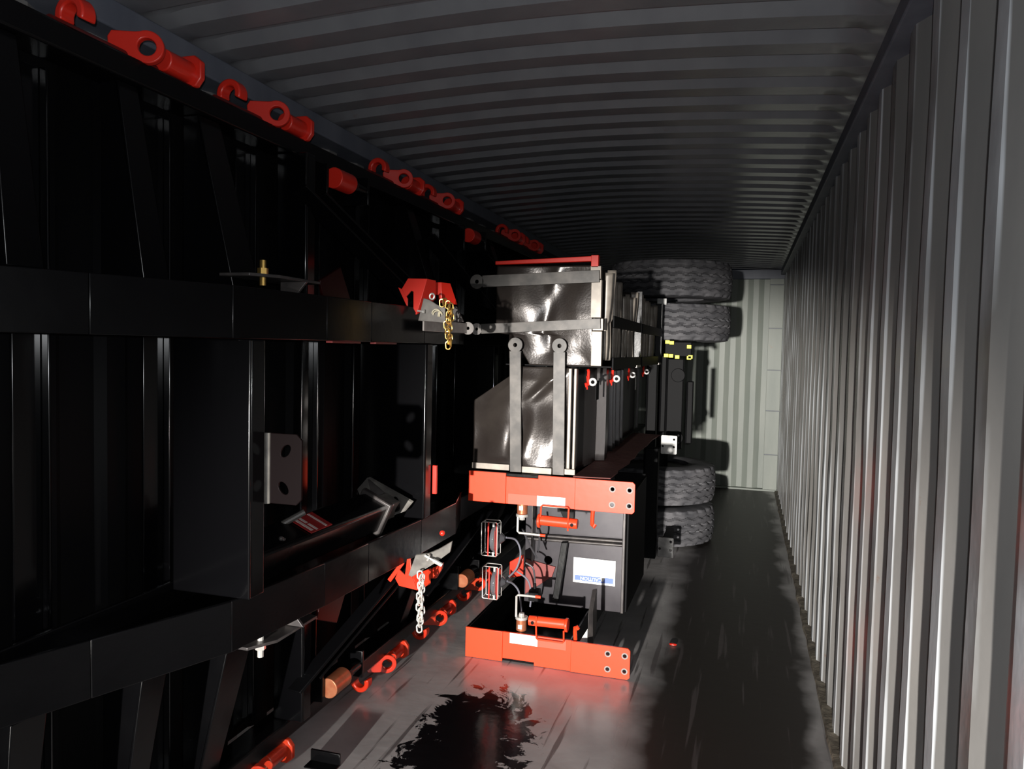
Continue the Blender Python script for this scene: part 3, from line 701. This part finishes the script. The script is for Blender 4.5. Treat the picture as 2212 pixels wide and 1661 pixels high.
def cable(pts, r=0.0052, m=RUBD):
    # Catmull-Rom through the points
    P_ = [V(p) for p in pts]; P_ = [P_[0]]+P_+[P_[-1]]; out = []
    for i in range(1, len(P_)-2):
        for k in range(6):
            t = k/6; a, b_, c, d = P_[i-1], P_[i], P_[i+1], P_[i+2]
            out.append(0.5*((2*b_)+(c-a)*t+(2*a-5*b_+4*c-d)*t*t+(3*b_-a-3*c+d)*t**3))
    out.append(P_[-2])
    return MB().tube(out, r, 8).build('cable', m, CC)


HOSE = mat('grey_cable', (0.16, 0.16, 0.19), 0.4)
cable([(-1.185, 3.86, 0.627), (-1.15, 3.93, 0.60), (-1.128, 3.95, 0.53), (-1.148, 3.95, 0.44), (-1.19, 3.90, 0.39)], m=HOSE)
cable([(-1.175, 3.86, 0.392), (-1.155, 3.92, 0.36), (-1.13, 3.95, 0.306), (-1.117, 3.95, 0.211), (-1.12, 3.96, 0.15)], m=HOSE)
cable([(-1.148, 3.95, 0.424), (-1.089, 3.97, 0.375), (-1.071, 3.98, 0.297), (-1.08, 4.0, 0.22)], m=HOSE)
cable([(-1.103, 3.97, 0.469), (-1.06, 3.97, 0.442), (-1.048, 3.97, 0.363)], m=RUBD)
cable([(-1.12, 3.95, 0.66), (-1.09, 4.0, 0.56), (-1.06, 4.05, 0.48)], m=RUBD)
cable([(-1.06, 4.0, 0.70), (-1.05, 4.05, 0.60), (-1.07, 4.1, 0.50)], m=RUBD)
b = MB(); b.cyl((-1.048, 3.97, 0.365), (-1.048, 3.97, 0.33), 0.007, 0.010, seg=10); b.box(-1.075, -1.02, 3.94, 4.0, 0.27, 0.33); b.build('connector_box', BLACKD, CC, bevel=0.004)
MB().prism([(-1.21, 4.02, 0.45), (-1.13, 4.02, 0.50), (-1.13, 4.02, 0.38), (-1.21, 4.02, 0.36)], (0, 0.01, 0)).build('cable_bracket', REDO, CC, bevel=0.003)

# suspension side: hangers, side plates, clamp with yellow nuts, mounting plates
MB().box(-0.803, -0.60, 5.10, 5.115, 0.14, 0.82).build('hanger_plate', BLACKD, CC, bevel=0.003)
MB().box(-0.61, -0.595, 4.32, 5.10, 0.14, 0.80).build('side_plate', BLACKD, CC, bevel=0.003)
for (xa, xb, ya, za, zb) in ((-0.75, -0.675, 6.30, 0.82, 1.62), (-0.64, -0.60, 6.28, 0.82, 1.60), (-0.585, -0.46, 6.22, 0.86, 1.58), (-0.43, -0.385, 6.28, 0.9, 1.4), (-0.70, -0.60, 5.85, 0.05, 0.90)):
    b = MB(); b.box(xa, xb, ya, ya+0.10, za, zb); b.box(xa-0.006, xa+0.006, ya-0.02, ya, za, zb); b.build('hanger_post', BLACKD, CC, bevel=0.008)
MB().cyl((-0.70, 6.92, 0.60), (-0.66, 6.92, 1.80), 0.075, seg=28).build('axle_tube', BLACKD, CC)
for zc in (0.95, 1.45):
    MB().cyl((-0.50, 6.24, zc), (-0.50, 6.20, zc), 0.055, seg=24).build('spring_eye', BLACKD, CC, bevel=0.004)
cl = MB().box(-0.60, -0.395, 6.10, 6.20, 1.60, 1.715).build('spring_clamp', BLACKD, CC, bevel=0.006)
for (x, z) in ((-0.578, 1.712), (-0.545, 1.706), (-0.585, 1.606), (-0.548, 1.604), (-0.50, 1.597), (-0.412, 1.678), (-0.41, 1.592), (-0.40, 1.60)):
    MB().box(x-0.017, x+0.017, 6.06, 6.10, z-0.014, z+0.014).build('yellow_nut', YELLOW, cl, bevel=0.002)
for (z0, z1, m, y) in ((0.863, 1.005, WPLATE, 5.84), (0.073, 0.226, BLACK, 5.84)):
    o4 = [(-0.575, z0), (-0.468, z0), (-0.462, z0+0.006), (-0.462, z1-0.006), (-0.468, z1), (-0.575, z1), (-0.581, z1-0.006), (-0.581, z0+0.006)]
    pl = MB().plate(o4, [circ(-0.567, (z0+z1)/2-0.012, 0.008, 10), circ(-0.485, (z0+z1)/2-0.016, 0.008, 10), circ(-0.485, z1-0.03, 0.008, 10)], lambda a, c: (a, y, c), (0, 0.012, 0)).build('mounting_plate', m, CC, bevel=0.002)
    MB().box(-0.56, -0.50, y+0.012, y+0.45, z0+0.03, z1-0.03).build('plate_arm', BLACKD, CC, bevel=0.004)

# wheels: tyre with zigzag tread, axle upright
TR, TW = 0.53, 0.30


def tyre_mesh():
    b = MB(); NA = 168; prof = []
    for k in range(6):                                   # inner sidewall up to the shoulder
        t = k/5; prof.append((-TW/2-0.012*math.sin(math.pi*t), 0.29+(TR-0.035-0.29)*t, None))
    K = 46
    for k in range(K+1):
        u = -1+2*k/K; prof.append((u*TW/2*0.97, TR-0.018*abs(u)**3, u))
    for k in range(6):
        t = 1-k/5; prof.append((TW/2+0.012*math.sin(math.pi*t), 0.29+(TR-0.035-0.29)*t, None))
    G = []
    for i in range(NA):
        a = 2*math.pi*i/NA; tri = abs(((i % 6)/6.0)*2-1)*2-1; row = []
        for (z, r, u) in prof:
            rr_ = r
            if u is not None:
                for g in (-0.60, -0.2, 0.2, 0.60):
                    if abs(u-g-0.075*tri) < 0.046:
                        rr_ -= 0.020
                if abs(u) > 0.86 and (i % 6) < 2:
                    rr_ -= 0.016
            row.append(b.bm.verts.new((rr_*math.cos(a), rr_*math.sin(a), z)))
        G.append(row)
    for i in range(NA):
        A, B = G[i], G[(i+1) % NA]
        for k in range(len(prof)-1):
            b.face([A[k], B[k], B[k+1], A[k+1]])
    return b


TX, TY = -0.735, 6.93
tm = None
for (zc, xc) in ((0.145, TX), (0.495, TX), (1.885, -0.655), (2.25, -0.650)):
    if tm is None:
        b = tyre_mesh()
        for v in b.bm.verts:
            v.co += ORG[CC.name]
        ty = b.build('tyre', RUBBER, CC); tm = ty; ty.data.set_sharp_from_angle(angle=R(50))
        b = MB(); b.cyl((0, 0, -0.12), (0, 0, -0.10), 0.29, 0.27, seg=40); b.cyl((0, 0, -0.10), (0, 0, 0.10), 0.27, seg=40); b.cyl((0, 0, 0.10), (0, 0, 0.12), 0.27, 0.29, seg=40)
        for v in b.bm.verts:
            v.co += ORG[CC.name]
        rm = b.build('rim', STEEL, ty)
    else:
        ty = tm.copy(); COL.objects.link(ty); ty.parent = CC
        rm2 = rm.copy(); COL.objects.link(rm2); rm2.parent = ty
    ty.location = V(xc, TY, zc)-ORG[CC.name]; ty.rotation_euler = (0, 0, zc*1.7)
# white paper patch on the inner upper tyre tread
MB().box(-0.70, -0.625, 6.372, 6.376, 2.02, 2.07).build('paper_sticker', WPLATE, CC)

# ------------------------------------------------------------------ mudguards
G_U = 'mudguards standing in the upper rows'; G_L = 'mudguards in the lower row'


def sheet_fn(left, right, z0, z1, y, amp, seed):
    def fn(u, v):
        z = z0+(z1-z0)*v; xl = left(z); x = xl+(right-xl)*u
        e = min(1, 6*u, 6*(1-u), 8*v, 8*(1-v)); e = max(0, e)
        q = noise.noise(V(x*3.0+seed, z*3.2, seed))*1.2+noise.noise(V(x*7+seed, z*6, 2+seed))*0.30
        q += 0.5*math.exp(-((x-(xl+right)/2-0.25*(z-z0)+0.05)/0.035)**2)*math.sin((z-z0)*9)
        return (x, y+amp*q*(0.35+0.65*e), z)
    return fn


lu = lambda z: -1.265 if z > 1.712 else (-1.175+(1.712-z)/0.16*0.10 if z > 1.55 else -1.07)
ll = lambda z: -1.385 if z < 1.353 else min(-1.18, -1.385+(z-1.353)/0.14*0.205)


def strap(root, pts, w, t, eye, name='strap'):
    """flat bar with a round pierced eye at its end; pts=(start, end=eye centre) in the XZ plane"""
    (xa, za, ya), (xe, ze, ye) = pts
    d = V(xe-xa, 0, ze-za).normalized(); n = V(-d.z, 0, d.x)
    st = MB().prism([V(xa, ya, za)+n*w/2, V(xa, ya, za)-n*w/2, V(xe, ye, ze)-d*eye*0.8-n*w/2, V(xe, ye, ze)-d*eye*0.8+n*w/2], (0, t, 0)).build(name, STRAPM, root, bevel=0.0015)
    MB().plate(circ(0, 0, eye, 24), [circ(0, 0, eye*0.27, 12)], lambda a, c: (xe+a, ye, ze+c), (0, t, 0)).build('strap_eye', PALE if eye < 0.036 else STRAPM, st, bevel=0.001)
    return st


# upper front mudguard with red bar along its top edge
UM = thing('mudguard', 'crumpled glossy black mudguard with a red top bar facing the doors', 'mudguard', (-0.98, 3.86, 1.55), G_U)
MB().grid(sheet_fn(lu, -0.745, 1.552, 2.068, 3.862, 0.030, 3.0), 60, 56).build('shell', FILM, UM, solid=0.004)
b = MB()
for (za, zb, dx) in ((1.555, 1.735, 0.0), (1.735, 1.80, 0.004), (1.80, 1.995, -0.008), (1.995, 2.065, -0.014)):
    b.box(-0.748+dx, -0.694+dx, 3.842, 3.85, za+0.002, zb-0.002); b.box(-0.70+dx, -0.694+dx, 3.85, 3.875, za+0.002, zb-0.002)
b.build('side_lip', FLANGE, UM, bevel=0.002)
MB().prism([(-1.272, 3.845, 2.075), (-0.725, 3.845, 2.088), (-0.725, 3.845, 2.115), (-1.272, 3.845, 2.094)], (0, 0.035, 0)).build('top_bar', RED, UM, bevel=0.003)
MB().box(-0.760, -0.722, 3.842, 3.884, 2.055, 2.118).build('bar_end', RED, UM, bevel=0.002)
strap(UM, ((-0.712, 2.010, 3.822), (-1.365, 1.985, 3.822)), 0.062, 0.008, 0.038)
strap(UM, ((-0.700, 1.772, 3.824), (-1.362, 1.735, 3.824)), 0.052, 0.008, 0.031)
# lower front mudguard with two upright straps
LM = thing('mudguard', 'crumpled glossy black mudguard standing on the upper red beam', 'mudguard', (-1.1, 3.86, 0.985), G_L)
MB().grid(sheet_fn(ll, -0.845, 0.99, 1.543, 3.868, 0.046, 11.0), 60, 56).build('shell', FILM, LM, solid=0.004)
b = MB(); b.box(-0.862, -0.845, 3.842, 3.875, 1.02, 1.54); b.box(-0.832, -0.818, 3.840, 3.875, 1.02, 1.54); b.build('side_lip', FLANGE, LM, bevel=0.003)
b = MB(); b.box(-1.38, -1.17, 3.842, 3.848, 0.99, 1.022); b.box(-1.10, -0.94, 3.842, 3.848, 0.985, 1.018); b.box(-0.88, -0.815, 3.84, 3.846, 0.99, 1.02); b.build('bottom_lip', FLANGE, LM, bevel=0.002)
strap(LM, ((-1.130, 0.988, 3.826), (-1.143, 1.655, 3.812)), 0.062, 0.008, 0.039)
strap(LM, ((-0.900, 0.988, 3.826), (-0.907, 1.655, 3.812)), 0.062, 0.008, 0.039)

# nested mudguards behind the upper one; each shows its bright turned edge on the right side
def make_nested(y, label, hz, seed, xr):
    t = thing('mudguard', label, 'mudguard', (-0.95, y, 1.55), G_U)
    zt = 1.56+hz
    f = sheet_fn(lambda z: -1.22, xr-0.02, 1.585, zt, y, 0.012, seed)
    MB().grid(f, 10, 16).build('shell', FILM, t, solid=0.004)
    w0 = random.uniform(0.022, 0.036)
    def lip(u, v):
        z = 1.585+(zt-1.585)*v; wv = w0*(0.5+1.0*abs(noise.noise(V(z*2.6, seed*3.3, 1)))+0.3*(v > 0.45))
        return (xr-0.006+wv*u, y+0.004+0.012*u*u+0.012*noise.noise(V(z*1.7, seed, 4)), z)
    MB().grid(lip, 6, 26).build('turned_lip', FLANGE, t, solid=0.002)
    return t


UR = [3.96, 4.03, 4.22, 4.30, 4.37, 4.56, 4.66, 4.80, 4.90]
ordn = ['first', 'second', 'third', 'fourth', 'fifth', 'sixth', 'seventh', 'eighth', 'ninth']
for i, y in enumerate(UR):
    make_nested(y, 'glossy black mudguard nested %s behind the red-barred front mudguard' % ordn[i], (0.48, 0.50, 0.455, 0.46, 0.465, 0.40, 0.42, 0.41, 0.45)[i], i*2.7+1, -0.700)
UR2 = [5.10, 5.24, 5.44, 5.58, 5.74, 5.90, 6.02, 6.13]
for i, y in enumerate(UR2):
    make_nested(y, 'glossy black mudguard %s in the far upper row before the tyres' % ordn[i], (0.40, 0.46, 0.45, 0.44, 0.44, 0.42, 0.43, 0.44)[i], i*3.1+40, -0.700)
# dark bands and base channels that hold the two upper rows
for (ya, yb, lab) in ((3.90, 4.97, 'near'), (5.04, 6.24, 'far')):
    bd = thing('packing_rack', 'black band and base channel holding the %s row of upper mudguards' % lab, 'rack', (-0.9, (ya+yb)/2, 1.545))
    MB().box(-0.650, -0.642, ya, yb, 1.755, 1.815).build('band', BLACKD, bd, bevel=0.002)
    b = MB(); b.box(-0.650, -0.640, ya, yb, 1.537, 1.60); b.box(-1.22, -0.650, ya, yb, 1.547, 1.556); b.build('base_channel', BLACKD, bd, bevel=0.002)
    MB().box(-0.69, -0.640, yb-0.012, yb, 1.555, 2.02).build('end_post', BLACK, bd, bevel=0.002)
    MB().box(-0.646, -0.636, yb-0.20, yb-0.02, 1.533, 1.548).build('base_clip', FLANGE, bd, bevel=0.001)

# lower row: tall curved shells with smooth glossy sides
def curved(y0, y1, label, bulge, seed, step=0.5):
    t = thing('mudguard', label, 'mudguard', (-0.85, (y0+y1)/2, 0.985), G_L)
    def fn(u, v):
        y = y0+(y1-y0)*u; z = 1.0+(1.535-1.0)*v
        st_ = min(1.0, max(0.0, (u-step)/0.014)) if step else 0.0; st_ = st_*st_*(3-2*st_)
        return (-0.845+0.5*bulge*math.sin(math.pi*u)+(bulge*0.75)*st_*(1-max(0, u-0.75)*2.5)+0.006*noise.noise(V(y*3, z*2, seed)), y, z)
    MB().grid(fn, 90, 14).build('shell', SHELL, t, solid=0.004)
    b = MB(); b.box(-0.875, -0.825, y1-0.004, y1, 1.0, 1.535); b.box(-1.36, -0.84, y1-0.003, y1, 1.0, 1.34); b.build('end_flange', SHELL, t, bevel=0.001)
    return t


m1 = curved(3.90, 4.72, 'broad glossy black mudguard with a slot behind the lower front mudguard', 0.07, 2.0, 0.56)
MB().prism([(-0.772, 4.12, 1.365), (-0.768, 4.18, 1.365), (-0.768, 4.18, 1.470), (-0.772, 4.12, 1.470)], (0.005, 0, 0)).build('slot_plate', BLACKD, m1, bevel=0.001)
for i, (ya, yb, bu_) in enumerate(((4.74, 4.84, 0.05), (4.88, 4.97, 0.045), (5.01, 5.16, 0.05), (5.20, 5.30, 0.045))):
    curved(ya, yb, 'narrow glossy black mudguard, %s of the four thin ones in the lower row' % ('nearest', 'second', 'third', 'farthest')[i], bu_, i*5.0)
m2 = curved(5.36, 6.35, 'broad glossy black mudguard at the far end of the lower row', 0.04, 8.0, 0.0)
MB().prism([(-0.790, 5.83, 1.34), (-0.790, 5.87, 1.34), (-0.790, 5.87, 1.44), (-0.790, 5.83, 1.44)], (0.006, 0, 0)).build('slot_plate', WPLATE, m2, bevel=0.001)
for i, (y, x) in enumerate(((3.94, -0.800), (4.50, -0.765), (5.30, -0.782), (6.20, -0.795))):
    t = thing('tie_hook', 'small red tie hook with a white ring, %s of four along the mudguard tops' % ('nearest', 'second', 'third', 'farthest')[i], 'hook', (x, y, 1.44), 'red tie hooks')
    MB().tube([(x+0.020, y, 1.534), (x+0.022, y+0.005, 1.525), (x+0.020, y+0.01, 1.49), (x+0.022, y, 1.455), (x+0.016, y-0.012, 1.448), (x+0.014, y-0.018, 1.465)], 0.0075, 8).build('hook', RED, t)
    MB().tube([(x+0.045+0.016*math.cos(a), y+0.008, 1.470+0.016*math.sin(a)) for a in (2*math.pi*k/14 for k in range(14))], 0.0065, 8, True).build('ring', WPLATE, t)
    MB().tube([(x+0.016, y-0.005, 1.50), (x+0.018, y+0.005, 1.47), (x+0.016, y+0.008, 1.43)], 0.004, 6).build('cord_tail', RED, t)
# red-brown board under the lower row, ragged outer edge
b = MB(); edge = [(-0.626, 3.82), (-0.620, 4.02), (-0.632, 4.1), (-0.611, 4.38), (-0.624, 4.52), (-0.613, 4.62), (-0.628, 4.9), (-0.617, 5.28), (-0.622, 5.6), (-0.604, 5.97)]
b.prism([(-0.815, 3.80, 0.987), *[(x, y, 0.987) for x, y in edge], (-0.815, 6.02, 0.987)], (0, 0, 0.006))
tag(b.build('hardboard_sheet', CARD, bevel=0.001), 'red-brown board with a ragged edge under the lower mudguards', 'board')

# ------------------------------------------------------------------ small loose things
def scrap(name, label, cat, c, m, r=0.02):
    b = MB(); bmesh.ops.create_icosphere(b.bm, subdivisions=2, radius=r, matrix=Matrix.Translation(V(c)) @ Matrix.Diagonal((1.4, 0.9, 0.35, 1)))
    for v in b.bm.verts:
        v.co += V(noise.noise(v.co*60), noise.noise(v.co*70), 0)*r*0.4
    o = b.build(name, m); return tag(o, label, cat)


scrap('red_scrap', 'tiny scrap of red plastic on the dark floor by the aisle', 'scrap', (-0.33, 4.35, Z0+0.006), RED, 0.016)
ang = MB(); ang.box(-1.60, -1.47, 2.62, 2.63, Z0, Z0+0.05); ang.box(-1.60, -1.47, 2.57, 2.63, Z0, Z0+0.006)
tag(ang.build('angle_iron', BLACK, bevel=0.002), 'short piece of angle iron on the floor below the side rail', 'angle iron')
